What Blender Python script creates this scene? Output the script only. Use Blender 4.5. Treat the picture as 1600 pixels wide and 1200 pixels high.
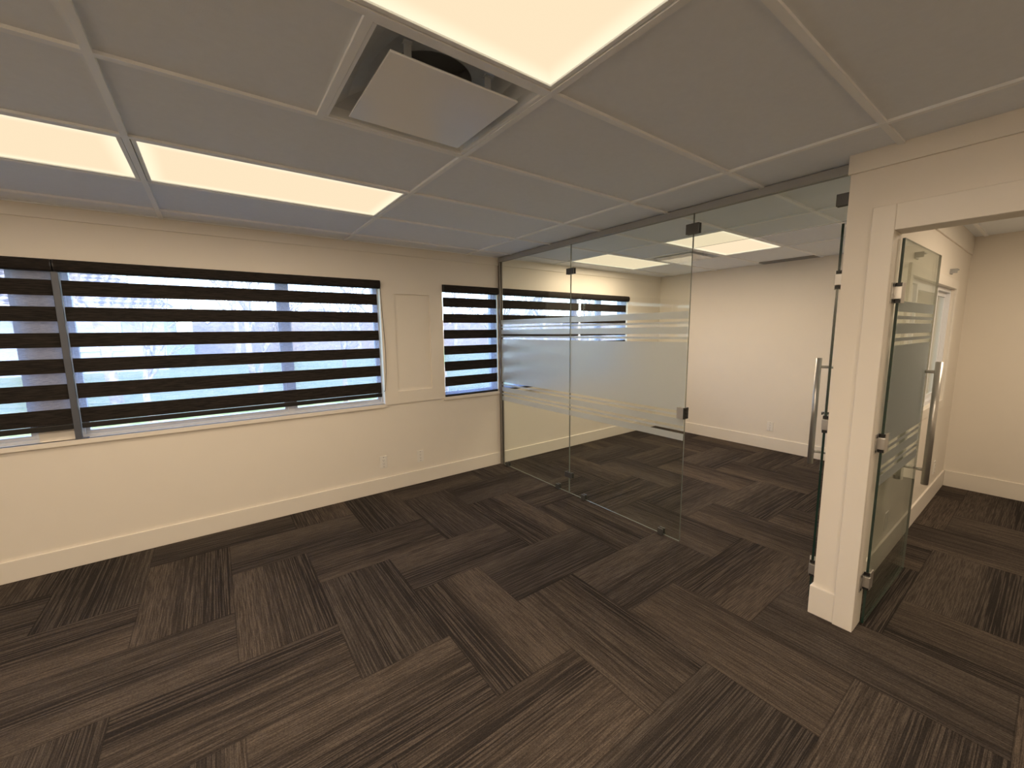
import bpy, bmesh, math, random
from mathutils import Vector, Matrix

for o in list(bpy.data.objects):
    bpy.data.objects.remove(o, do_unlink=True)
S = bpy.context.scene
COL = S.collection

# ------------------------------------------------------------------ camera
CAMZ = 1.5528
FOC = 632.85                       # focal length in pixels of a 1600 px wide frame
yaw, pitch, roll = 0.6328, 0.1298, -0.0108
cy_, sy_, cp_, sp_ = math.cos(yaw), math.sin(yaw), math.cos(pitch), math.sin(pitch)
fwd = Vector((sy_ * cp_, cy_ * cp_, -sp_))
rt = Vector((cy_, -sy_, 0))
up = rt.cross(fwd)
r2 = math.cos(roll) * rt + math.sin(roll) * up
u2 = -math.sin(roll) * rt + math.cos(roll) * up
cam_d = bpy.data.cameras.new('camera')
cam = bpy.data.objects.new('camera', cam_d)
COL.objects.link(cam)
cam_d.sensor_fit = 'HORIZONTAL'
cam_d.sensor_width = 36
cam_d.lens = FOC * 36 / 1600
cam_d.clip_start = 0.05
cam_d.clip_end = 500
M = Matrix.Identity(4)
for k in range(3):
    M[k][0], M[k][1], M[k][2] = r2[k], u2[k], -fwd[k]
M[2][3] = CAMZ
cam.matrix_world = M
S.camera = cam

# ------------------------------------------------------------------ sky, sun, exposure
W = bpy.data.worlds.new('sky')
S.world = W
W.use_nodes = True
wn = W.node_tree.nodes
wn.clear()
sky = wn.new('ShaderNodeTexSky')
sky.sky_type = 'NISHITA'
sky.sun_disc = False
sky.sun_elevation = math.radians(32)
sky.sun_rotation = math.radians(200)
sky.air_density = 1.0
sky.dust_density = 1.5
bg = wn.new('ShaderNodeBackground')
bg.inputs['Strength'].default_value = 1.5
wo = wn.new('ShaderNodeOutputWorld')
W.node_tree.links.new(sky.outputs[0], bg.inputs['Color'])
W.node_tree.links.new(bg.outputs[0], wo.inputs[0])
sun_d = bpy.data.lights.new('sun', 'SUN')
sun_d.energy = 8.5
sun_d.angle = 0.01
sun_d.color = (1.0, 0.93, 0.84)
sun = bpy.data.objects.new('sun', sun_d)
COL.objects.link(sun)
sun.rotation_euler = (math.radians(58), 0, math.radians(72))   # from the right, along the outside of the window wall

S.view_settings.view_transform = 'Standard'
S.view_settings.look = 'None'
S.view_settings.gamma = 1.0
S.view_settings.use_curve_mapping = False
S.view_settings.exposure = 0.0
LAMP_W = 23.0                      # watts of each ceiling panel
LAMP_COL = (1.0, 0.79, 0.57)

# ------------------------------------------------------------------ room measures (metres)
CEIL = 2.355
YW = 3.823           # window wall, room face
XF = 5.684           # far wall
XG = 2.637           # glass partition
YP = 0.580           # partition wall, face in the right hand office
XR = 2.530           # right wall, room face
XL, YB = -2.70, -3.00
GX, GY = 1.0023, 1.1228
TX, TY = 1.2192, 0.6096

# ------------------------------------------------------------------ helpers
class MB:
    def __init__(self):
        self.v, self.f, self.m, self.s = [], [], [], []
    def face(self, pts, mi=0, smooth=False):
        b = len(self.v)
        self.v += [tuple(p) for p in pts]
        self.f.append(tuple(range(b, b + len(pts))))
        self.m.append(mi); self.s.append(smooth)
    def box(self, x0, x1, y0, y1, z0, z1, mi=0, skip='', mats=None):
        if x1 < x0: x0, x1 = x1, x0
        if y1 < y0: y0, y1 = y1, y0
        b = len(self.v)
        self.v += [(x0, y0, z0), (x1, y0, z0), (x1, y1, z0), (x0, y1, z0),
                   (x0, y0, z1), (x1, y0, z1), (x1, y1, z1), (x0, y1, z1)]
        fs = {'b': (0, 3, 2, 1), 't': (4, 5, 6, 7), 'f': (0, 1, 5, 4), 'r': (1, 2, 6, 5), 'k': (2, 3, 7, 6), 'l': (3, 0, 4, 7)}
        for key, q in fs.items():
            if key in skip: continue
            self.f.append(tuple(b + i for i in q))
            self.m.append((mats or {}).get(key, mi)); self.s.append(False)
    def tube(self, pts, rad, n=10, mi=0, cap=True, taper=None):
        pts = [Vector(p) for p in pts]
        rings = []
        for i, p in enumerate(pts):
            d = (pts[min(i + 1, len(pts) - 1)] - pts[max(i - 1, 0)]).normalized()
            a = Vector((0, 0, 1)) if abs(d.z) < .9 else Vector((1, 0, 0))
            e1 = d.cross(a).normalized(); e2 = d.cross(e1)
            r = taper[i] if taper else rad
            b = len(self.v)
            for k in range(n):
                t = 2 * math.pi * k / n
                self.v.append(tuple(p + r * (math.cos(t) * e1 + math.sin(t) * e2)))
            rings.append(b)
        for a, b in zip(rings, rings[1:]):
            for k in range(n):
                k2 = (k + 1) % n
                self.f.append((a + k, b + k, b + k2, a + k2)); self.m.append(mi); self.s.append(True)
        if cap:
            self.f.append(tuple(rings[0] + k for k in range(n))); self.m.append(mi); self.s.append(False)
            self.f.append(tuple(rings[-1] + k for k in reversed(range(n)))); self.m.append(mi); self.s.append(False)
    def build(self, name, mats, parent=None, bevel=0, fix=True):
        me = bpy.data.meshes.new(name)
        me.from_pydata(self.v, [], self.f)
        for m in (mats if isinstance(mats, (list, tuple)) else [mats]): me.materials.append(m)
        me.polygons.foreach_set('material_index', self.m)
        me.polygons.foreach_set('use_smooth', self.s)
        if fix:
            bm = bmesh.new(); bm.from_mesh(me)
            bmesh.ops.recalc_face_normals(bm, faces=bm.faces[:])
            bm.to_mesh(me); bm.free()
        me.update()
        o = bpy.data.objects.new(name, me)
        COL.objects.link(o)
        if parent: o.parent = parent
        if bevel:
            b = o.modifiers.new('bevel', 'BEVEL'); b.width = bevel; b.segments = 2; b.limit_method = 'ANGLE'
        return o

def tag(o, label=None, cat=None, group=None, kind=None):
    if label: o['label'] = label
    if cat: o['category'] = cat
    if group: o['group'] = group
    if kind: o['kind'] = kind
    return o

def empty(name, loc=(0, 0, 0), rz=0):
    o = bpy.data.objects.new(name, None)
    o.empty_display_size = .1
    COL.objects.link(o); o.location = loc; o.rotation_euler = (0, 0, rz)
    return o

def copy_tree(o, parent=None):
    c = o.copy(); COL.objects.link(c)
    if parent: c.parent = parent
    for ch in list(o.children): copy_tree(ch, c)
    return c

# ---- node helpers
class NT:
    def __init__(self, name):
        self.mat = bpy.data.materials.new(name); self.mat.use_nodes = True
        self.t = self.mat.node_tree; self.t.nodes.clear()
        self.out = self.t.nodes.new('ShaderNodeOutputMaterial')
    def n(self, typ, **kw):
        nd = self.t.nodes.new(typ)
        for k, v in kw.items(): setattr(nd, k, v)
        return nd
    def put(self, sock, val):
        if isinstance(val, bpy.types.NodeSocket): self.t.links.new(val, sock)
        elif val is not None:
            if hasattr(sock.default_value, '__len__') and isinstance(val, (tuple, list)) and len(sock.default_value) == 4 and len(val) == 3:
                val = (*val, 1)
            sock.default_value = val
    def math(self, op, a, b=None, c=None):
        nd = self.n('ShaderNodeMath', operation=op)
        self.put(nd.inputs[0], a)
        if b is not None: self.put(nd.inputs[1], b)
        if c is not None: self.put(nd.inputs[2], c)
        return nd.outputs[0]
    def mixf(self, fac, a, b):
        nd = self.n('ShaderNodeMix', data_type='FLOAT')
        self.put(nd.inputs[0], fac); self.put(nd.inputs[2], a); self.put(nd.inputs[3], b)
        return nd.outputs[0]
    def mixc(self, fac, a, b, mode='MIX'):
        nd = self.n('ShaderNodeMix', data_type='RGBA', blend_type=mode)
        self.put(nd.inputs[0], fac); self.put(nd.inputs[6], a); self.put(nd.inputs[7], b)
        return nd.outputs[2]
    def xyz(self, x, y, z):
        nd = self.n('ShaderNodeCombineXYZ')
        self.put(nd.inputs[0], x); self.put(nd.inputs[1], y); self.put(nd.inputs[2], z)
        return nd.outputs[0]
    def noise(self, vec, scale=1, detail=2, rough=.5):
        nd = self.n('ShaderNodeTexNoise')
        self.put(nd.inputs['Vector'], vec); nd.inputs['Scale'].default_value = scale
        nd.inputs['Detail'].default_value = detail; nd.inputs['Roughness'].default_value = rough
        return nd.outputs['Fac']
    def step(self, v, lo, hi):
        nd = self.n('ShaderNodeMapRange', interpolation_type='SMOOTHSTEP')
        self.put(nd.inputs[0], v); nd.inputs[1].default_value = lo; nd.inputs[2].default_value = hi
        return nd.outputs[0]
    def coord(self, which='Object'):
        return self.n('ShaderNodeTexCoord').outputs[which]
    def pos(self):
        return self.n('ShaderNodeNewGeometry').outputs['Position']
    def scalev(self, v, s):
        nd = self.n('ShaderNodeVectorMath', operation='MULTIPLY')
        self.put(nd.inputs[0], v); nd.inputs[1].default_value = s
        return nd.outputs[0]
    def principled(self, col, rough=.5, metal=0, spec=.5, normal=None):
        b = self.n('ShaderNodeBsdfPrincipled')
        self.put(b.inputs['Base Color'], col); self.put(b.inputs['Roughness'], rough)
        b.inputs['Metallic'].default_value = metal
        b.inputs['Specular IOR Level'].default_value = spec
        if normal is not None: self.t.links.new(normal, b.inputs['Normal'])
        return b.outputs[0]
    def bump(self, h, strength=.2, dist=.001):
        nd = self.n('ShaderNodeBump'); nd.inputs['Strength'].default_value = strength
        nd.inputs['Distance'].default_value = dist; self.put(nd.inputs['Height'], h)
        return nd.outputs[0]
    def mixs(self, fac, a, b):
        nd = self.n('ShaderNodeMixShader'); self.put(nd.inputs[0], fac)
        self.t.links.new(a, nd.inputs[1]); self.t.links.new(b, nd.inputs[2])
        return nd.outputs[0]
    def done(self, sh):
        self.t.links.new(sh, self.out.inputs[0]); return self.mat

def plain(name, col, rough=.5, metal=0, spec=.5, var=.04, scale=6, bump=0, bscale=250):
    t = NT(name)
    n = t.noise(t.pos(), scale, 3)
    f = t.n('ShaderNodeMapRange'); t.put(f.inputs[0], n)
    f.inputs[3].default_value = 1 - var; f.inputs[4].default_value = 1 + var
    c = t.mixc(1, (*col, 1), t.xyz(f.outputs[0], f.outputs[0], f.outputs[0]), 'MULTIPLY')
    nm = t.bump(t.noise(t.pos(), bscale, 2), bump, .001) if bump else None
    return t.done(t.principled(c, rough, metal, spec, nm))

# ------------------------------------------------------------------ materials
PAINT = plain('wall_paint', (.83, .775, .69), .6, spec=.3, var=.015, bump=.08)
TRIM = plain('trim_paint', (.83, .78, .70), .4, spec=.4, var=.01)
TILE = plain('ceiling_tile', (.87, .91, .955), .9, spec=.1, var=.03, scale=40, bump=.3, bscale=400)
TBAR = plain('grid_enamel', (.95, .97, .98), .45, spec=.4, var=.01)
VINYL = plain('white_vinyl', (.82, .84, .88), .35, var=.01)
CHROME = plain('brushed_steel', (.56, .54, .51), .32, .75, var=.05, scale=30)
STEEL_D = plain('dark_satin_metal', (.10, .10, .098), .35, .4, var=.05)
CHAN = plain('grey_channel_enamel', (.38, .38, .375), .5, .0, var=.03)
WCHAN = plain('dark_channel_enamel', (.22, .20, .18), .4, .2, var=.03)
GREYBAR = plain('grey_bar_aluminium', (.10, .11, .135), .4, .2, var=.05)
PLATE = plain('white_plastic', (.85, .82, .77), .35, var=.01)
SLOT = plain('dark_slot', (.03, .03, .03), .6)
GALV = plain('galvanised_duct', (.80, .84, .86), .35, .15, var=.18, scale=9)
VPLATE = plain('diffuser_enamel', (.90, .91, .91), .22, spec=.6, var=.01)
BLACKP = plain('black_rail', (.012, .011, .011), .4)
GRILLE = plain('grille_grey', (.30, .29, .28), .5)

def carpet():
    t = NT('carpet_planks')
    g = .44176
    sp = t.n('ShaderNodeSeparateXYZ'); t.put(sp.inputs[0], t.pos())
    u = t.math('DIVIDE', t.math('SUBTRACT', sp.outputs[0], -.0287), g)
    v = t.math('DIVIDE', t.math('SUBTRACT', sp.outputs[1], -.0320), g)
    i = t.math('FLOOR', u); j = t.math('FLOOR', v)
    m = t.math('FLOORED_MODULO', t.math('ADD', t.math('ADD', i, j), .25), 4.0)
    gt = lambda a, b: t.math('GREATER_THAN', a, b)
    lt = lambda a, b: t.math('LESS_THAN', a, b)
    vert = t.math('MULTIPLY', gt(m, 1), lt(m, 3))
    is2 = t.math('MULTIPLY', gt(m, 2), lt(m, 3))
    is0 = lt(m, 1)
    i0 = t.math('SUBTRACT', i, is0)
    j0 = t.math('SUBTRACT', j, is2)
    fu = t.math('SUBTRACT', u, i0); fv = t.math('SUBTRACT', v, j0)
    al = t.mixf(vert, fu, fv)              # 0..2 along the plank
    cr = t.mixf(vert, fv, fu)              # 0..1 across it
    wn_ = t.n('ShaderNodeTexWhiteNoise', noise_dimensions='3D')
    t.put(wn_.inputs['Vector'], t.xyz(i0, j0, vert))
    rnd = wn_.outputs['Value']
    rs = t.n('ShaderNodeSeparateColor'); t.put(rs.inputs[0], wn_.outputs['Color'])
    seed = t.math('MULTIPLY', rnd, 87.0)
    flip = gt(rs.outputs[1], .5)
    crf = t.mixf(flip, cr, t.math('SUBTRACT', 1.0, cr))
    # wide zones of dark streaking against plain brown
    zone = t.noise(t.xyz(t.math('ADD', t.math('MULTIPLY', crf, 1.7), seed), t.math('MULTIPLY', al, .05), seed), 1, 1)
    grad = t.math('ADD', t.math('MULTIPLY', crf, .42), t.math('MULTIPLY', zone, .95))
    zone_m = t.step(grad, .50, .86)
    st = t.noise(t.xyz(t.math('ADD', t.math('MULTIPLY', crf, 58.0), seed), t.math('MULTIPLY', al, .6), seed), 1, 3, .65)
    streak = t.step(st, .44, .53)
    st2 = t.noise(t.xyz(t.math('ADD', t.math('MULTIPLY', crf, 110.0), seed), t.math('MULTIPLY', al, 3.0), seed), 1, 2, .65)
    fine = t.step(st2, .36, .62)
    loop = t.noise(t.xyz(t.math('MULTIPLY', crf, 150.0), t.math('MULTIPLY', al, 70.0), seed), 1, 1)
    base = t.mixc(rs.outputs[0], (.118, .093, .074, 1), (.092, .077, .066, 1))
    base = t.mixc(t.math('MULTIPLY', t.math('SUBTRACT', 1.0, fine), .80), base, (.040, .031, .025, 1))
    dark = t.math('MULTIPLY', streak, t.math('ADD', t.math('MULTIPLY', zone_m, .80), .16))
    c = t.mixc(dark, base, (.0115, .0095, .0090, 1))
    c = t.mixc(t.math('MULTIPLY', zone_m, .30), c, (.044, .037, .034, 1))
    k = t.math('ADD', .35, t.math('MULTIPLY', loop, 1.3))
    c = t.mixc(1, c, t.xyz(k, k, k), 'MULTIPLY')
    # seams between planks
    e1 = t.math('MINIMUM', cr, t.math('SUBTRACT', 1.0, cr))
    e2 = t.math('MINIMUM', al, t.math('SUBTRACT', 2.0, al))
    seam = t.math('SUBTRACT', 1.0, t.step(t.math('MINIMUM', e1, e2), .002, .010))
    c = t.mixc(t.math('MULTIPLY', seam, .45), c, (.012, .010, .009, 1))
    nm = t.bump(loop, .5, .003)
    return t.done(t.principled(c, .95, 0, .12, nm))
CARPET = carpet()

def glass(name, tint, r0=.045):
    t = NT(name)
    lw = t.n('ShaderNodeLayerWeight'); lw.inputs[0].default_value = .5
    fr = t.math('ADD', r0, t.math('MULTIPLY', t.math('POWER', lw.outputs['Facing'], 5.0), .9 - r0))
    tr = t.n('ShaderNodeBsdfTransparent'); tr.inputs[0].default_value = (*tint, 1)
    gl = t.n('ShaderNodeBsdfGlossy'); gl.inputs['Roughness'].default_value = .01
    gl.inputs[0].default_value = (.9, .95, .92, 1)
    return t.done(t.mixs(fr, tr.outputs[0], gl.outputs[0]))
GLASS = glass('clear_glass', (.945, .965, .945), .03)
PANE = glass('window_glass', (.95, .97, .98), .03)
EDGE2 = plain('pale_glass_edge', (.22, .25, .23), .15, spec=.8)
EDGE = plain('green_glass_edge', (.012, .035, .028), .12, spec=.8)

def film():
    t = NT('frosted_film')
    a = t.n('ShaderNodeBsdfTranslucent'); a.inputs[0].default_value = (.82, .86, .88, 1)
    b = t.n('ShaderNodeBsdfDiffuse'); b.inputs[0].default_value = (.64, .66, .66, 1)
    n = t.noise(t.pos(), 300, 1)
    s = t.mixs(t.math('ADD', .45, t.math('MULTIPLY', n, .1)), a.outputs[0], b.outputs[0])
    r = t.n('ShaderNodeBsdfRefraction'); r.inputs['Color'].default_value = (.94, .96, .98, 1)
    r.inputs['Roughness'].default_value = .55; r.inputs['IOR'].default_value = 1.2
    return t.done(t.mixs(.62, s, r.outputs[0]))
FILM = film()

def sheer():
    t = NT('sheer_fabric')
    sp = t.n('ShaderNodeSeparateXYZ'); t.put(sp.inputs[0], t.pos())
    th = t.noise(t.xyz(t.math('MULTIPLY', sp.outputs[0], 30.0), 0.0, t.math('MULTIPLY', sp.outputs[2], 700.0)), 1, 1)
    tr = t.n('ShaderNodeBsdfTransparent'); tr.inputs[0].default_value = (.86, .90, 1.0, 1)
    a = t.n('ShaderNodeBsdfTranslucent'); a.inputs[0].default_value = (.62, .66, .86, 1)
    b = t.n('ShaderNodeBsdfDiffuse'); b.inputs[0].default_value = (.58, .60, .70, 1)
    s = t.mixs(.35, a.outputs[0], b.outputs[0])
    return t.done(t.mixs(t.math('ADD', .20, t.math('MULTIPLY', th, .2)), tr.outputs[0], s))
SHEER = sheer()

def zebra():
    t = NT('charcoal_fabric')
    v = t.scalev(t.pos(), (14, 14, 260))
    n = t.step(t.noise(v, 1, 3, .6), .3, .7)
    c = t.mixc(n, (.010, .009, .009, 1), (.036, .029, .025, 1))
    return t.done(t.principled(c, .85, 0, .2))
ZEBRA = zebra()

def diffuser():
    t = NT('lit_panel')
    g = t.n('ShaderNodeSeparateXYZ'); t.put(g.inputs[0], t.coord('Generated'))
    ex = t.math('MINIMUM', g.outputs[0], t.math('SUBTRACT', 1.0, g.outputs[0]))
    ey = t.math('MINIMUM', g.outputs[1], t.math('SUBTRACT', 1.0, g.outputs[1]))
    e = t.math('MINIMUM', t.math('MULTIPLY', ex, 2.0), ey)
    edge = t.math('SUBTRACT', 1.0, t.step(e, .0, .13))      # edge-lit panel: brighter along its rim
    col = t.mixc(edge, (1.0, .81, .55, 1), (1.12, .98, .70, 1))
    em = t.n('ShaderNodeEmission'); t.put(em.inputs[0], col); em.inputs[1].default_value = 1.0
    return t.done(em.outputs[0])
LIT = diffuser()

# ------------------------------------------------------------------ the setting
b = MB(); b.box(XL - .3, XF + .3, YB - .3, 4.0, -.12, 0)
tag(b.build('floor', CARPET), 'dark brown striped carpet planks in a herringbone layout', 'floor', kind='structure')

# window wall. lower wall, upper board with openings, recessed panel
Z0, ZS, ZH, ZC = .858, .870, 2.032, 2.275
WIN = [(-2.30, -.955), (-.768, 1.290), (1.930, 2.612), (2.668, 4.905)]
b = MB()
b.box(XL - .3, XF + .3, YW + .014, 4.02, 0, Z0)
b.box(XL - .3, XF + .3, YW, 4.02, Z0, ZS)
b.box(XL - .3, XF + .3, YW, 4.02, ZH, 2.6)
b.box(XL - .3, WIN[0][0], YW, 4.02, ZS, ZH)
b.box(WIN[0][1], WIN[1][0], YW + .045, 4.02, ZS, ZH)
b.box(WIN[2][1], WIN[3][0], YW, 4.02, ZS, ZH)
b.box(WIN[3][1], XF + .3, YW, 4.02, ZS, ZH)
px0, px1, pz0, pz1 = 1.424, 1.786, .978, 1.916
b.box(WIN[1][1], px0, YW, 4.02, ZS, ZH)
b.box(px1, WIN[2][0], YW, 4.02, ZS, ZH)
b.box(px0, px1, YW, 4.02, ZS, pz0)
b.box(px0, px1, YW, 4.02, pz1, ZH)
b.box(px0, px1, YW + .014, 4.02, pz0, pz1)
for wx0, wx1 in [(WIN[0][0], WIN[1][1])] + WIN[2:]:
    b.box(wx0 - .012, wx1 + .012, YW - .007, YW + .03, .838, ZS)
tag(b.build('wall_front', PAINT), 'cream window wall with a recessed panel between its windows', 'wall', kind='structure')
b = MB(); b.box(XL, XF, YW - .012, YW + .001, ZC, CEIL + .01)
tag(b.build('trim_1', TRIM, bevel=.002), 'flat cream crown board along the top of the window wall', 'trim', kind='structure')
b = MB(); b.box(XL, XF, YW - .001, YW + .015, 0, .140)
tag(b.build('baseboard_front', TRIM, bevel=.003), 'cream baseboard under the windows', 'baseboard', kind='structure')

b = MB(); b.box(XF + .012, XF + .2, YB - .3, 4.0, 0, 2.6)
tag(b.build('wall_far', PAINT), 'plain cream wall closing the glazed room and the office', 'wall', kind='structure')
b = MB(); b.box(XF - .001, XF + .013, .693, YW, 0, .155)
tag(b.build('baseboard_far', TRIM, bevel=.003), 'cream baseboard on the far wall of the glazed room', 'baseboard', kind='structure')
b = MB(); b.box(XF - .001, XF + .013, -1.8, YP, 0, .155)
tag(b.build('baseboard_office', TRIM, bevel=.003), 'cream baseboard on the far wall of the right office', 'baseboard', kind='structure')
b = MB(); b.box(XL - .2, XL, YB - .3, 4.0, 0, 2.6)
tag(b.build('wall_left', PAINT), 'plain cream left wall', 'wall', kind='structure')
b = MB(); b.box(XL - .3, XF + .3, YB - .2, YB, 0, 2.6)
tag(b.build('wall_back', PAINT), 'plain cream wall behind the camera', 'wall', kind='structure')

# right wall with the door opening, y .505 .. -.40
DY0, DY1, DZ = .505, -.42, 1.985
XB = 2.650
b = MB()
b.box(XR, XB, DY0, .687, 0, 2.6)
b.box(XR, XB, DY1, DY0, DZ, 2.6)
b.box(XR, XB, YB, DY1, 0, 2.6)
tag(b.build('wall_right', PAINT), 'cream wall around the office doorway, ending at the glass partition', 'wall', kind='structure')
b = MB()
b.box(XR - .020, XR + .001, DY0, .588, 0, DZ + .115)
b.box(XR - .020, XR + .001, DY1 - .085, DY1, 0, DZ + .115)
b.box(XR - .020, XR + .001, DY1, DY0, DZ, DZ + .115)
tag(b.build('trim_2', TRIM, bevel=.003), 'flat cream casing around the office doorway', 'trim', kind='structure')
b = MB(); b.box(XR - .014, XR + .001, YB, .687 + .008, ZC, CEIL + .01); b.box(XR, XB, .686, .695, ZC, CEIL + .01)
tag(b.build('trim_3', TRIM, bevel=.002), 'flat cream crown board above the office doorway', 'trim', kind='structure')
b = MB(); b.box(XR - .013, XR + .001, .588, .699, 0, .160); b.box(XR + .0005, XB - .02, .686, .6985, 0, .1595)
tag(b.build('baseboard_right', TRIM, bevel=.003), 'short cream baseboard on the wall end beside the glass door', 'baseboard', kind='structure')

# partition wall between the glazed room and the office, with an interior window
IX0, IX1, IZ0, IZ1 = 3.42, 5.03, .93, 1.86
b = MB()
b.box(XB, XF + .012, YP + .012, .693, 0, IZ0)
b.box(XB, XF + .012, YP + .012, .693, IZ1, 2.6)
b.box(XB, IX0, YP + .012, .693, IZ0, IZ1)
b.box(IX1, XF + .012, YP + .012, .693, IZ0, IZ1)
tag(b.build('wall_inner', PAINT), 'cream wall dividing the glazed room from the office', 'wall', kind='structure')
b = MB(); b.box(XB, XF, YP, YP + .013, 0, .155)
tag(b.build('baseboard_inner', TRIM, bevel=.003), 'cream baseboard along the left wall of the office', 'baseboard', kind='structure')
b = MB(); b.box(XB, XF, YP + .001, YP + .013, 2.20, CEIL + .01)
tag(b.build('trim_4', TRIM, bevel=.002), 'flat cream crown board on the left wall of the office', 'trim', kind='structure')
b = MB(); b.box(XB, XF + .1, -1.95, -1.8, 0, 2.6)
tag(b.build('wall_office', PAINT), 'plain cream right wall of the office', 'wall', kind='structure')

# ceiling tiles in a grid
xs = [GX + TX * k for k in range(-4, 5)]
ys = [GY + TY * k for k in range(-8, 5)]
LIGHTS = [(-1, -1), (-1, 2), (-2, 2), (2, 1), (2, 3), (-3, -1), (-1, -4), (-3, -4)]          # column, row of the grid cell; the last ones are unseen, added to brighten
OFFICE = (2, -3)
open_cells = set(LIGHTS + [OFFICE])
T = MB()
def tile(x0, x1, y0, y1):
    x0, x1 = max(x0, XL - .2), min(x1, XF + .2); y0, y1 = max(y0, YB - .2), min(y1, 4.0)
    if x1 > x0 and y1 > y0: T.box(x0, x1, y0, y1, CEIL + .006, CEIL + .022)
for ci in range(-4, 4):
    for ri in range(-8, 5):
        x0, y0 = GX + TX * ci, GY + TY * ri
        if (ci, ri) in open_cells: continue
        if (ci, ri) == (-1, 0):
            tile(x0, x0 + .6096, y0, y0 + TY)          # the vent takes the other half
        elif (ci, ri) == (2, 2):
            tile(x0, x0 + .6096, y0, y0 + TY)
        else:
            tile(x0, x0 + TX, y0, y0 + TY)
ceil = tag(T.build('ceiling', TILE), 'grey suspended ceiling of long rectangular tiles', 'ceiling', kind='structure')
g = MB()
hw = .012
for x in xs:
    if XL < x < XF: g.box(x - hw, x + hw, YB, YW, CEIL - .005, CEIL + .008)
for y in ys:
    if YB < y < YW:
        prev = XL
        for x in [q for q in xs if XL < q < XF] + [XF]:
            g.box(prev + (hw if prev > XL else 0), x - hw, y - hw, y + hw, CEIL - .0045, CEIL + .008)
            prev = x
for vx, vy in ((GX - .6096, GY), (GX + TX * 2 + .6096, GY + TY * 2)):
    g.box(vx - hw, vx + hw, vy + hw, vy + TY - hw, CEIL - .0045, CEIL + .008)
g.box(XL, XF, YW - .024, YW, CEIL, CEIL + .008)
tag(g.build('ceiling_grid', TBAR, ceil), 'pale metal grid bars')
r_ = MB(); r_.box(XL - .3, XF + .3, YB - .3, 4.02, 2.6, 2.75)  # unseen slab, added to keep sky light from leaking past the ceiling tiles
tag(r_.build('roof', PAINT), 'unseen roof slab added over the rooms against light leaks', 'roof', kind='structure')

# ------------------------------------------------------------------ ceiling lights
def make_light():
    root = empty('ceiling_light')
    w, d = TX - .03, TY - .03
    f = MB(); e = .016
    f.box(0, w, 0, e, -.002, .05); f.box(0, w, d - e, d, -.002, .05)
    f.box(0, e, e, d - e, -.002, .05); f.box(w - e, w, e, d - e, -.002, .05)
    f.box(0, w, 0, d, .05, .056)
    f.build('frame', TBAR, root, bevel=.0015)
    p = MB(); p.box(e, w - e, e, d - e, .004, .012)
    p.build('diffuser', LIT, root)
    return root
led = bpy.data.lights.new('panel_lamp', 'AREA')          # the glowing face of each panel
led.shape = 'RECTANGLE'; led.size = TX - .07; led.size_y = TY - .07
led.energy = LAMP_W; led.color = LAMP_COL
proto = make_light()
lab = ['large lit ceiling panel nearest the camera, cut by the top edge of the photo',
       'lit ceiling panel over the wide window, right of the grid bar',
       'lit ceiling panel over the window at the left edge of the photo',
       'lit ceiling panel behind the glass, nearer the doorway and farthest from the windows',
       'lit ceiling panel behind the glass nearest the window wall',
       'unseen ceiling panel added left of the camera to brighten the room', 'unseen ceiling panel added behind the camera to brighten the room',
       'unseen ceiling panel added in the back left corner to brighten the room',
       'lit ceiling panel inside the right hand office']
for k, (ci, ri) in enumerate(LIGHTS + [OFFICE]):
    o = proto if k == 0 else copy_tree(proto)
    o.location = (GX + TX * ci + .015, GY + TY * ri + .015, CEIL)
    tag(o, lab[k], 'ceiling light', 'lit ceiling panels')
DIM = {(-1, 2): .40, (-2, 2): .40, (2, 1): .85, (2, 3): .85, OFFICE: 1.0}      # dimmed rows
for (ci, ri) in LIGHTS + [OFFICE]:
    ld = led.copy(); ld.energy = LAMP_W * DIM.get((ci, ri), 1.25)
    l = bpy.data.objects.new('panel_lamp', ld); COL.objects.link(l)
    l.location = (GX + TX * (ci + .5), GY + TY * (ri + .5), CEIL - .004)

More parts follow.
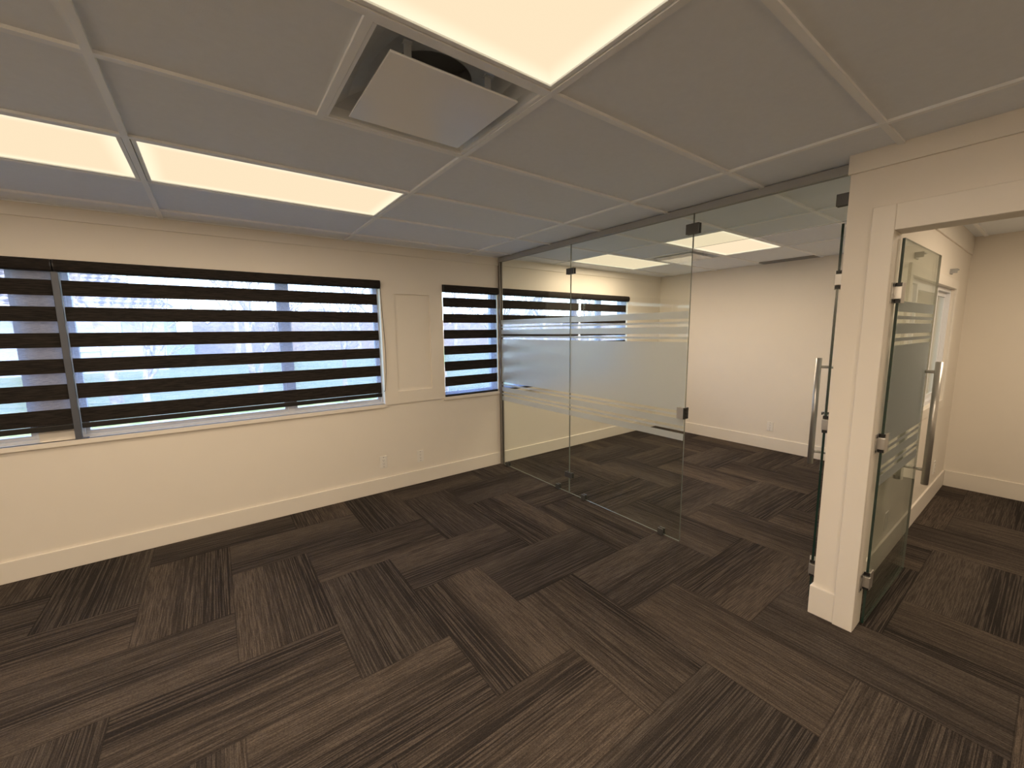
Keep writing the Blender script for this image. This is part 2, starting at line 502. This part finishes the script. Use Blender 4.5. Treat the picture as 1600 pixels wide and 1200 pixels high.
# ------------------------------------------------------------------ air vents
def make_vent():
    root = empty('ceiling_vent')
    n = .6096
    f = MB(); e = .026
    f.box(hw, n - hw, hw, e, -.003, .010); f.box(hw, n - hw, n - e, n - hw, -.003, .010)
    f.box(hw, e, e, n - e, -.003, .010); f.box(n - e, n - hw, e, n - e, -.003, .010)
    f.build('frame', TBAR, root, bevel=.002)
    c = MB(); z1 = .085; N = 32
    # curved hood rising from the square rim to a round neck
    levels = [(0, 0), (.12, .03), (.35, .058), (.65, .078), (1.0, z1)]
    sq = []
    for sd in range(4):
        for q in range(8):
            u_ = -1 + q / 4
            sq.append([(u_, -1), (1, u_), (-u_, 1), (-1, -u_)][sd])
    rings = []
    for t_, z in levels:
        ring = []
        for ux, uy in sq:
            h = (n / 2 - e + .004); L = math.hypot(ux, uy)
            sx_, sy2 = h * ux, h * uy; cx_, cy2 = .15 * ux / L, .15 * uy / L
            ring.append((n / 2 + sx_ * (1 - t_) + cx_ * t_, n / 2 + sy2 * (1 - t_) + cy2 * t_, z))
        rings.append(ring)
    for A, B in zip(rings, rings[1:]):
        for k in range(N):
            c.face([A[k], A[(k + 1) % N], B[(k + 1) % N], B[k]], 0, True)
    c.build('hood', GALV, root)
    d = MB()
    d.tube([(n / 2, n / 2, z1 - .002), (n / 2, n / 2, z1 + .09)], .152, 32, cap=False)
    d.face([(n / 2 + .15 * math.cos(2 * math.pi * k / 32), n / 2 + .15 * math.sin(2 * math.pi * k / 32), z1 + .09) for k in range(32)])
    d.build('duct_neck', plain('duct_dark', (.34, .35, .35), .5, .2), root)
    p = MB(); p.box(.085, n - .068, .098, n - .075, -.008, -.001)
    p.build('plate', VPLATE, root, bevel=.002)
    for sx in (.16, n - .16):
        for sy in (.15, n - .15):
            k = MB(); k.box(sx - .012, sx + .012, sy - .002, sy + .002, -.001, .075); k.box(sx - .012, sx + .012, sy - .012, sy + .012, .066, .07)
            k.build('hanger', GALV, root)
    return root
v = make_vent(); v.location = (GX - .6096, GY, CEIL)
tag(v, 'square ceiling vent with a hanging plate beside the nearest light panel', 'vent', 'square ceiling vents')
v2 = copy_tree(v); v2.location = (GX + TX * 2 + .6096, GY + TY * 2, CEIL)
tag(v2, 'square ceiling vent behind the glass between the two far light panels', 'vent', 'square ceiling vents')
v = empty('return_grille', (5.50, 1.75, CEIL))
f = MB(); f.box(0, .15, 0, .02, -.006, .004); f.box(0, .15, .57, .59, -.006, .004); f.box(0, .02, .02, .57, -.006, .004); f.box(.13, .15, .02, .57, -.006, .004)
f.build('frame', GRILLE, v)
for k in range(5):
    s = MB(); x = .03 + k * .0205; s.box(x, x + .008, .02, .57, -.004, .004); s.build('slat', GRILLE, v)
tag(v, 'narrow grey ceiling grille close to the far wall', 'grille')

# ------------------------------------------------------------------ windows
def window(n, x0, x1, mull, label):
    root = empty('window_%d' % n, ((x0 + x1) / 2, 3.93, ZS)); cx = (x0 + x1) / 2
    tag(root, label, 'window', kind='structure')
    f = MB(); y0, y1 = -.04, .02; e = .020; a, b_ = x0 - cx, x1 - cx; h = ZH - ZS
    f.box(a, b_, y0, y1, 0, e); f.box(a, b_, y0, y1, h - e, h)
    f.box(a, a + e, y0, y1, e, h - e); f.box(b_ - e, b_, y0, y1, e, h - e)
    f.build('window_frame', VINYL, root, bevel=.003)
    cuts = [a + e] + sum([[m - cx - .026, m - cx + .026] for m in mull], []) + [b_ - e]
    for m in mull:
        q = MB(); q.box(m - cx - .026, m - cx + .026, y0, y1, e, h - e); q.build('mullion', VINYL, root, bevel=.003)
    for k in range(0, len(cuts), 2):
        l, r = cuts[k], cuts[k + 1]; s = MB(); w = .022
        s.box(l, r, -.025, .012, e, e + w); s.box(l, r, -.025, .012, h - e - w, h - e)
        s.box(l, l + w, -.025, .012, e + w, h - e - w); s.box(r - w, r, -.025, .012, e + w, h - e - w)
        sash = s.build('sash', VINYL, root, bevel=.002)
        p = MB(); p.box(l + w, r - w, -.008, -.004, e + w, h - e - w); p.build('pane', PANE, sash)
    return root
window(1, *WIN[0], [-1.63], 'white framed window behind the blind at the left edge')
window(2, *WIN[1], [.50], 'widest white framed window with a centre mullion')
window(3, *WIN[2], [], 'narrow white framed window left of the glass partition')
window(4, *WIN[3], [3.90, 4.38], 'white framed window inside the glazed room')

gb = MB(); gb.box(-.786, -.752, YW - .006, YW + .012, ZS, 1.957); gb.box(-.790, -.725, YW - .006, YW + .030, ZS - .003, ZS + .006)  # grey window mullion post between the two left blinds
tag(gb.build('trim_5', GREYBAR, bevel=.003), 'thin grey upright bar in the gap between the two left blinds', 'post', kind='structure')

# ------------------------------------------------------------------ zebra blinds
DARK = [(1.905, 1.808), (1.738, 1.646), (1.572, 1.480), (1.406, 1.314), (1.242, 1.142), (1.080, .980)]
def blind(x0, x1, long_, label, fy=YW + .012, round_end=False, fab0=.012, fab1=.024):
    root = empty('roller_blind', ((x0 + x1) / 2, fy, 0)); cx = (x0 + x1) / 2
    tag(root, label, 'blind', 'striped roller blinds on the windows')
    a, b_ = x0 - cx, x1 - cx
    c = MB()
    # cassette: rounded front profile swept along x
    prof = [(.020, 2.030), (-.030, 2.030), (-.042, 2.022), (-.048, 2.005), (-.048, 1.985), (-.042, 1.966), (-.030, 1.957), (.020, 1.957)]
    for k in range(len(prof)):
        p, q = prof[k], prof[(k + 1) % len(prof)]
        c.face([(a + .006, *p), (b_ - .006, *p), (b_ - .006, *q), (a + .006, *q)], 0, 0 < k < 6)
    c.build('cassette', ZEBRA, root)
    for s0, s1 in ((a, a + .006), (b_ - .006, b_)):
        e = MB()
        e.face([(s0, *p) for p in prof]); e.face([(s1, *p) for p in reversed(prof)])
        for k in range(len(prof)):
            p, q = prof[k], prof[(k + 1) % len(prof)]
            e.face([(s0, *p), (s1, *p), (s1, *q), (s0, *q)])
        e.build('end_cap', BLACKP, root)
    f = MB(); l, r = a + fab0, b_ - fab1
    bot = .892 if long_ else .978
    edges = [(1.957, DARK[0][0], 1)]
    for k, (t_, bt) in enumerate(DARK):
        edges.append((t_, bt, 0))
        nx = DARK[k + 1][0] if k < 5 else bot
        if bt > nx + .004: edges.append((bt, nx, 1))
    for zt, zb, mi in edges:
        f.box(l, r, -.0008, .0008, zb, zt, mi, skip='tb')
    f.build('striped_fabric', [ZEBRA, SHEER], root)
    rl = MB(); rb = bot - .036
    rl.box(l, r, -.012, .012, rb, bot)
    rl.build('bottom_rail', BLACKP, root, bevel=.004)
    return root, cx
blind(-2.29, -.7715, False, 'dark striped roller blind at the left edge of the photo', fab1=.0165)
bl, bcx = blind(-.7665, 1.288, False, 'widest dark striped roller blind, with a hanging cord at its right end', fab0=.0185)
c = MB()
pts = [(1.292 - bcx + .022 * math.sin(math.pi * k / 24) ** 1.0 * (k / 24) * 1.3, -.024 - .01 * math.sin(math.pi * k / 24), 1.965 - .965 * k / 24) for k in range(25)]
pts += [(1.286 - bcx, -.026, .992), (1.276 - bcx, -.024, 1.0)]
c.tube(pts, .0024, 6); c.build('pull_cord', plain('cord', (.05, .035, .022), .6), bl)
blind(1.934, 2.610, True, 'dark striped roller blind left of the glass partition, hanging to the sill', fab0=.006, fab1=.006)
blind(2.672, 3.935, True, 'dark striped roller blind just behind the glass partition', fab0=.006)
blind(3.945, 4.905, True, 'short dark striped roller blind deepest in the glazed room', fab0=.006)

# ------------------------------------------------------------------ glass partition
BANDS = [(1.626, 1.676), (1.590, 1.606), (1.520, 1.570), (1.484, 1.500), (.977, 1.464), (.941, .957), (.871, .921), (.835, .851), (.765, .815)]
GT = .011
def glass_x(name, y0, y1, z0, z1):            # a pane in the partition plane
    b = MB(); b.box(XG, XG + GT, y0, y1, z0, z1, 0, mats={'f': 1, 'k': 1, 't': 1, 'b': 1})
    return b.build(name, [GLASS, EDGE2])
def clamp(y, z, w, h, parent, name='clamp', mat=STEEL_D):
    k = MB(); k.box(XG - .011, XG - .0005, y - w / 2, y + w / 2, z - h / 2, z + h / 2)
    k.box(XG + GT + .0005, XG + GT + .011, y - w / 2, y + w / 2, z - h / 2, z + h / 2)
    return k.build(name, mat, parent, bevel=.002)
def shoe(y, parent):
    k = MB(); k.box(XG - .014, XG - .0005, y - .022, y + .022, 0, .05); k.box(XG + GT + .0005, XG + GT + .014, y - .022, y + .022, 0, .05)
    k.box(XG - .0004, XG + GT + .0004, y - .021, y + .021, .001, .005)
    k.build('floor_clip', STEEL_D, parent, bevel=.002)
def film_x(y0, y1, parent):
    b = MB()
    for z0, z1 in BANDS: b.box(XG - .0010, XG - .0002, y0, y1, z0, z1)
    tag(b.build('frosted_film', FILM, parent), 'frosted white privacy stripes')

p1 = glass_x('glass_screen', 2.692, YW - .012, .007, 2.316)
tag(p1, 'fixed glass panel with frosted stripes, next to the window wall', 'glass panel', 'fixed panes of the glass partition')
film_x(2.693, YW - .035, p1)
shoe(3.690, p1); shoe(2.842, p1)
clamp(2.690, 2.080, .092, .052, p1); clamp(2.690, .184, .092, .052, p1)
k = MB(); k.box(XG - .014, XG - .0005, YW - .034, YW - .001, 0, 2.316); k.box(XG + GT + .0005, XG + GT + .014, YW - .034, YW - .001, 0, 2.316)
k.box(XG - .0004, XG + GT + .0004, YW - .011, YW - .002, .001, 2.315)
k.build('wall_channel', WCHAN, p1)
p2 = glass_x('glass_screen', 1.541, 2.688, .007, 2.316)
tag(p2, 'fixed glass panel with frosted stripes, next to the open doorway', 'glass panel', 'fixed panes of the glass partition')
film_x(1.545, 2.687, p2)
shoe(2.495, p2); shoe(1.692, p2)
clamp(1.541, 2.215, .092, .066, p2)
k = MB(); k.box(XG - .022, XG - .0005, 1.541, 1.590, .925, 1.005); k.box(XG + GT + .0005, XG + GT + .022, 1.541, 1.590, .925, 1.005)
k.box(XG - .022, XG + GT + .022, 1.533, 1.5405, .925, 1.005, 1)
for z in (.94, .965, .99): k.box(XG - .004, XG + GT + .004, 1.530, 1.5335, z - .007, z + .007, 1)
k.build('strike_box', [CHROME, BLACKP], p2)
p3 = glass_x('glass_transom', .704, 1.537, 2.088, 2.316)
tag(p3, 'clear glass transom above the open glass doorway', 'glass panel')
clamp(.735, 2.195, .060, .060, p3)
b = MB(); b.box(XG - .016, XG - .0005, .701, YW - .001, 2.312, CEIL); b.box(XG + GT + .0005, XG + GT + .016, .701, YW - .001, 2.312, CEIL)
b.box(XG - .0004, XG + GT + .0004, .702, YW - .002, 2.318, CEIL - .001)
tag(b.build('ceiling_channel', CHAN), 'grey metal channel holding the glass partition at the ceiling', 'channel')

def glass_door(name, pivot, ang, width, ztop, hinges, label, wall_side, lock, wall_y):
    """leaf along local +x from the hinge edge; wall_side = local y sign of the wall plate"""
    root = empty(name, (*pivot, 0), ang)
    tag(root, label, 'door', kind='structure')
    g = MB(); h = GT / 2
    g.box(0, width, -h, h, .012, ztop, 0, mats={'l': 1, 'r': 2, 't': 1, 'b': 1})
    g.build('glass_leaf', [GLASS, EDGE, EDGE2], root)
    fl = MB()
    for z0, z1 in BANDS: fl.box(.004, width - .05, wall_side * (h + .0002), wall_side * (h + .001), z0, z1)
    tag(fl.build('frosted_film', FILM, root), 'frosted white privacy stripes')
    for z in hinges:
        k = MB()
        for s in (-1, 1):
            k.box(.0005, .056, s * (h + .0010), s * (h + .008), z - .048, z + .048)
        hg = k.build('hinge', CHROME, root, bevel=.002)
        def wall_aligned(mb):           # turn back so that it lies square on the wall
            ca, sa = math.cos(-ang), math.sin(-ang)
            mb.v = [(ca * x - sa * y, sa * x + ca * y, q) for x, y, q in mb.v]
        wy = wall_y - pivot[1]; far = .011 if wy < 0 else -.016
        q = MB(); q.box(-.021, -.002, min(wy, far), max(wy, far), z - .029, z + .029); wall_aligned(q)
        q.build('hinge_block', CHROME, hg, bevel=.002)
        q = MB(); q.box(-.007, -.0003, -.0115, .0115, z + .031, z + .047); q.box(-.007, -.0003, -.0115, .0115, z - .047, z - .031)
        q.build('gasket', BLACKP, hg)
        q = MB(); s = 1 if wy < 0 else -1
        q.box(-.060, .004, wy, wy + s * .004, z - .048, z + .048, 0)
        for dz in (-.036, .036):
            q.tube([(-.046, wy + s * .004, z + dz), (-.046, wy + s * .006, z + dz)], .006, 10, 1)
            q.tube([(-.012, wy + s * .004, z + dz), (-.012, wy + s * .006, z + dz)], .006, 10, 1)
        wall_aligned(q)
        q.build('hinge_plate', [CHROME, BLACKP], hg)
    for s in (-1, 1):
        k = MB(); k.tube([(width - .085, s * .062, .612), (width - .085, s * .062, 1.350)], .0175, 18)
        ph = k.build('pull_handle', CHROME, root)
        for z in (.700, 1.290):
            q = MB(); q.tube([(width - .085, s * (h + .0012), z), (width - .085, s * .050, z)], .009, 12); q.build('standoff', CHROME, ph)
    if lock:
        k = MB(); k.box(width - .070, width - .012, -(h + .034), -(h + .027), .912, 1.008)
        lk = k.build('lock_plate', STEEL_D, root, bevel=.001)
        q = MB(); q.tube([(width - .04, -(h + .027), .965), (width - .04, -(h + .0012), .965)], .012, 14)
        q.tube([(width - .04, h + .0012, .965), (width - .04, h + .018, .965)], .011, 14); q.build('lock_barrel', STEEL_D, lk)
    return root
glass_door('door_1', (2.656, .7345), math.atan2(.7345, 2.656) + .003, .78, 2.082, (1.800, 1.030, .190),
           'open glass door of the glazed room, seen along its edge beside the wall end', 1, True, .687)
glass_door('door_2', (2.624, .490), math.radians(-.6), .84, 1.962, (1.712, .983, .250),
           'open glass door with frosted stripes in the office doorway', -1, False, .505)

# ------------------------------------------------------------------ interior window in the office wall
root = empty('window_5', ((IX0 + IX1) / 2, YP + .05, IZ0)); cx = (IX0 + IX1) / 2
tag(root, 'white framed interior window in the left wall of the office', 'window', kind='structure')
hh = IZ1 - IZ0; a, b_ = IX0 - cx, IX1 - cx
f = MB()
f.box(a - .07, b_ + .07, -.052, -.038, -.07, 0); f.box(a - .07, b_ + .07, -.052, -.038, hh, hh + .07)
f.box(a - .07, a, -.052, -.038, 0, hh); f.box(b_, b_ + .07, -.052, -.038, 0, hh)
f.build('casing', TRIM, root, bevel=.002)
f = MB(); e = .03
f.box(a, b_, -.02, .03, 0, e); f.box(a, b_, -.02, .03, hh - e, hh); f.box(a, a + e, -.02, .03, e, hh - e); f.box(b_ - e, b_, -.02, .03, e, hh - e)
f.build('window_frame', VINYL, root, bevel=.002)
for l, r, y in ((a + e, 3.74 - cx, .006), (3.74 - cx, 4.46 - cx, -.014), (4.44 - cx, b_ - e, .012)):
    s = MB(); w = .035
    s.box(l, r, y - .008, y + .008, e, e + w); s.box(l, r, y - .008, y + .008, hh - e - w, hh - e)
    s.box(l, l + w, y - .008, y + .008, e + w, hh - e - w); s.box(r - w, r, y - .008, y + .008, e + w, hh - e - w)
    sash = s.build('sash', VINYL, root, bevel=.002)
    p = MB(); p.box(l + w, r - w, y - .002, y + .002, e + w, hh - e - w); p.build('pane', PANE, sash)
for x, lb in ((3.50, 'small grey wall bracket above the interior window, seen through the office glass door'),
              (4.745, 'small grey wall bracket above the interior window, right of the office glass door')):
    k = MB(); k.box(x - .045, x + .045, YP + .004, YP + .0115, 1.962, 1.998); k.box(x - .045, x + .045, YP - .03, YP + .004, 1.990, 1.998)
    k.box(x - .045, x - .038, YP - .03, YP + .004, 1.965, 1.990)
    tag(k.build('wall_bracket', CHAN, bevel=.001), lb, 'bracket', 'brackets above the interior window')

# ------------------------------------------------------------------ outlets
def outlet(loc, rz, label):
    root = empty('wall_outlet', loc, rz)
    tag(root, label, 'outlet', 'white wall outlets')
    p = MB(); p.box(-.036, .036, -.006, 0, -.060, .060); p.build('cover_plate', PLATE, root, bevel=.002)
    i = MB(); i.box(-.0168, .0168, -.0085, -.006, -.034, .034); ins = i.build('receptacle', PLATE, root, bevel=.001)
    s = MB()
    for z in (-.017, .017):
        s.box(-.0075, -.0055, -.0088, -.0084, z - .001, z + .008); s.box(.0055, .0075, -.0088, -.0084, z - .001, z + .007)
        s.tube([(0, -.0084, z - .008), (0, -.0088, z - .008)], .0026, 8)
    s.build('slots', SLOT, ins)
    for z in (-.047, .047):
        q = MB(); q.tube([(0, -.006, z), (0, -.007, z)], .0035, 10); q.build('screw', STEEL_D, root)
    return root
outlet((1.246, YW + .014, .297), 0, 'white wall outlet under the wide window, left of the pair')
outlet((1.628, YW + .014, .283), 0, 'white wall outlet under the recessed panel, right of the pair')
outlet((XF + .012, 2.150, .300), -math.pi / 2, 'white wall outlet on the far wall of the glazed room')
outlet((5.12, YP + .012, .300), 0, 'white wall outlet low on the office wall, near its far corner')
outlet((3.50, YP + .012, .280), 0, 'white wall outlet low on the office wall, behind the glass door')

# ------------------------------------------------------------------ outside
def foliage(name, c1, c2, sc):
    t = NT(name); n = t.noise(t.pos(), sc, 4, .65)
    return t.done(t.principled(t.mixc(t.step(n, .35, .65), (*c1, 1), (*c2, 1)), .9, 0, .1))
LAWN = foliage('winter_lawn', (.16, .22, .10), (.26, .28, .16), 3)
BARK = foliage('pale_bark', (.55, .48, .42), (.26, .22, .20), 8)
HEDGE = foliage('winter_scrub', (.17, .14, .13), (.30, .25, .22), 5)
PAVE = plain('concrete_path', (.60, .59, .57), .8, var=.1)
b = MB(); b.box(-70, 90, 4.05, 120, -.25, -.02)
tag(b.build('ground', LAWN), 'winter lawn outside the windows', 'lawn', kind='structure')
b = MB(); b.box(-60, 80, 15.5, 17.3, -.02, 0.0)
tag(b.build('path', PAVE), 'pale concrete path crossing the lawn outside', 'path', kind='structure')

def tiles():
    t = NT('roof_tiles')
    sp = t.n('ShaderNodeSeparateXYZ'); t.put(sp.inputs[0], t.pos())
    s1 = t.math('SINE', t.math('MULTIPLY', sp.outputs[0], 20.0)); s2 = t.math('SINE', t.math('MULTIPLY', sp.outputs[2], 32.0))
    k = t.step(t.math('ADD', s1, s2), -.6, .9)
    return t.done(t.principled(t.mixc(k, (.10, .09, .10, 1), (.36, .32, .31, 1)), .8, 0, .2))
RT = tiles()
HW = plain('pale_siding', (.34, .38, .45), .7, var=.03)
root = empty('house', (-9.5, 24, 0)); tag(root, 'low house with a tiled roof outside, beyond the left windows', 'house')
w = MB(); w.box(-9, 7.8, 0, 8, -.02, 2.75); w.build('wall', HW, root)
r = MB(); x0, x1 = -9.6, 8.4
r.face([(x0, -.7, 2.7), (x1, -.7, 2.7), (x1 - 4, 4, 5.4), (x0 + 4, 4, 5.4)]); r.face([(x0, 8.7, 2.7), (x1, 8.7, 2.7), (x1 - 4, 4, 5.4), (x0 + 4, 4, 5.4)])
r.face([(x1, -.7, 2.7), (x1, 8.7, 2.7), (x1 - 4, 4, 5.4)]); r.face([(x0, -.7, 2.7), (x0, 8.7, 2.7), (x0 + 4, 4, 5.4)])
r.face([(x0, -.7, 2.7), (x1, -.7, 2.7), (x1, 8.7, 2.7), (x0, 8.7, 2.7)])
r.build('roof', RT, root)
g_ = MB(); g_.box(x0, x1, -.78, -.7, 2.56, 2.72); g_.build('gutter', VINYL, root)
for wx in (-6.5, -2.5, 1.8, 5.6):
    q = MB(); q.box(wx - .8, wx + .8, -.06, -.005, .9, 2.1); fr = q.build('window', VINYL, root)
    q = MB(); q.box(wx - .72, wx - .03, -.07, -.061, .98, 2.02); q.box(wx + .03, wx + .72, -.07, -.061, .98, 2.02)
    q.build('pane', plain('house_pane', (.25, .33, .45), .15), fr)

def bare_tree(seed, h, name='bare_tree'):
    rnd = random.Random(seed); m = MB()
    def grow(p, d, L, r, lev):
        n = 4; pts = [p]; rad = [r]; q = p.copy(); dd = d.copy()
        for k in range(n):
            dd = (dd + Vector((rnd.uniform(-.16, .16), rnd.uniform(-.16, .16), rnd.uniform(-.02, .10)))).normalized()
            q = q + dd * L / n; pts.append(q.copy()); rad.append(r * (1 - .45 * (k + 1) / n))
        m.tube(pts, r, 7 if lev < 2 else 4, taper=rad, cap=lev == 0)
        if lev >= 4: return
        for k in range(rnd.choice((3, 4)) if lev else 6):
            f = rnd.uniform(.35, 1.0) if lev else rnd.uniform(.4, 1.0)
            ix = min(int(f * n), n - 1); a = pts[ix].lerp(pts[ix + 1], f * n - ix)
            ang = rnd.uniform(0, 2 * math.pi); sp = rnd.uniform(.45, .95)
            nd = (dd + sp * Vector((math.cos(ang), math.sin(ang), rnd.uniform(-.1, .5)))).normalized()
            grow(a, nd, L * rnd.uniform(.5, .72), max(rad[ix] * .55, .008), lev + 1)
    grow(Vector((0, 0, -.1)), Vector((0, 0, 1)), h * .48, h * .020, 0)
    return m.build(name, BARK, fix=False)
protos = [bare_tree(3, 8.0), bare_tree(8, 7.0), bare_tree(15, 9.0)]
spots = [(-1.9, 13.0, 0, .8), (1.2, 19.0, 1, .9), (4.6, 13.5, 2, .75), (8.2, 19.5, 0, .9), (1.0, 28.0, 2, .9), (11.5, 13.5, 1, .9),
         (15.5, 20.0, 2, .8), (19.0, 14.0, 0, .8), (8.0, 28.5, 1, 1.0), (22.5, 21.0, 1, 1.0), (15.5, 29.0, 2, .9)]
tl = ['bare tree outside, left of the house corner', 'bare tree outside, right of the house corner', 'bare tree outside behind the window mullion',
      'bare tree outside at the right end of the wide window']
seen = set()
for k, (x, y, pi_, s) in enumerate(spots):
    if pi_ in seen:
        o = protos[pi_].copy(); COL.objects.link(o)
    else:
        o = protos[pi_]; seen.add(pi_)
    o.location = (x, y, 0); o.rotation_euler = (0, 0, k * 1.9); o.scale = (s, s, s)
    tag(o, tl[k] if k < 4 else 'bare winter tree standing on the lawn farther back, seen through the blinds', 'tree', 'bare trees outside the windows')

for k, (x, y, pi_, sc_) in enumerate([(-.9, 9.0, 1, .42), (.75, 10.6, 0, .40), (2.25, 9.2, 1, .44), (6.6, 9.6, 0, .42), (8.6, 8.4, 1, .40), (4.2, 8.2, 0, .36)]):
    o = protos[pi_].copy(); COL.objects.link(o)
    o.location = (x, y, 0); o.rotation_euler = (0, 0, 1 + k * 2.3); o.scale = (sc_, sc_, sc_)
    tag(o, 'slender bare sapling on the lawn close to the windows', 'tree', 'bare saplings outside the windows')

def scrub(name, x0, x1, y, h, seed):
    rnd = random.Random(seed); m = MB(); nx = int((x1 - x0) / .8)
    rows = []
    for d, hz in ((0, 0), (.25, .75), (1.1, 1.0), (2.0, .7), (2.3, 0)):
        rows.append([(x0 + (x1 - x0) * k / nx, y + d + rnd.uniform(-.2, .2), -.03 + hz * h * rnd.uniform(.72, 1.12)) for k in range(nx + 1)])
    for A, B in zip(rows, rows[1:]):
        for k in range(nx): m.face([A[k], A[k + 1], B[k + 1], B[k]])
    return m.build(name, HEDGE)
tag(scrub('hedge', -1.0, 46, 34, 3.2, 4), 'leafless hedge closing the lawn far outside', 'hedge', kind='stuff')
tag(scrub('hedge', -46, -20, 36, 3.4, 7), 'leafless hedge behind the house outside', 'hedge', kind='stuff')
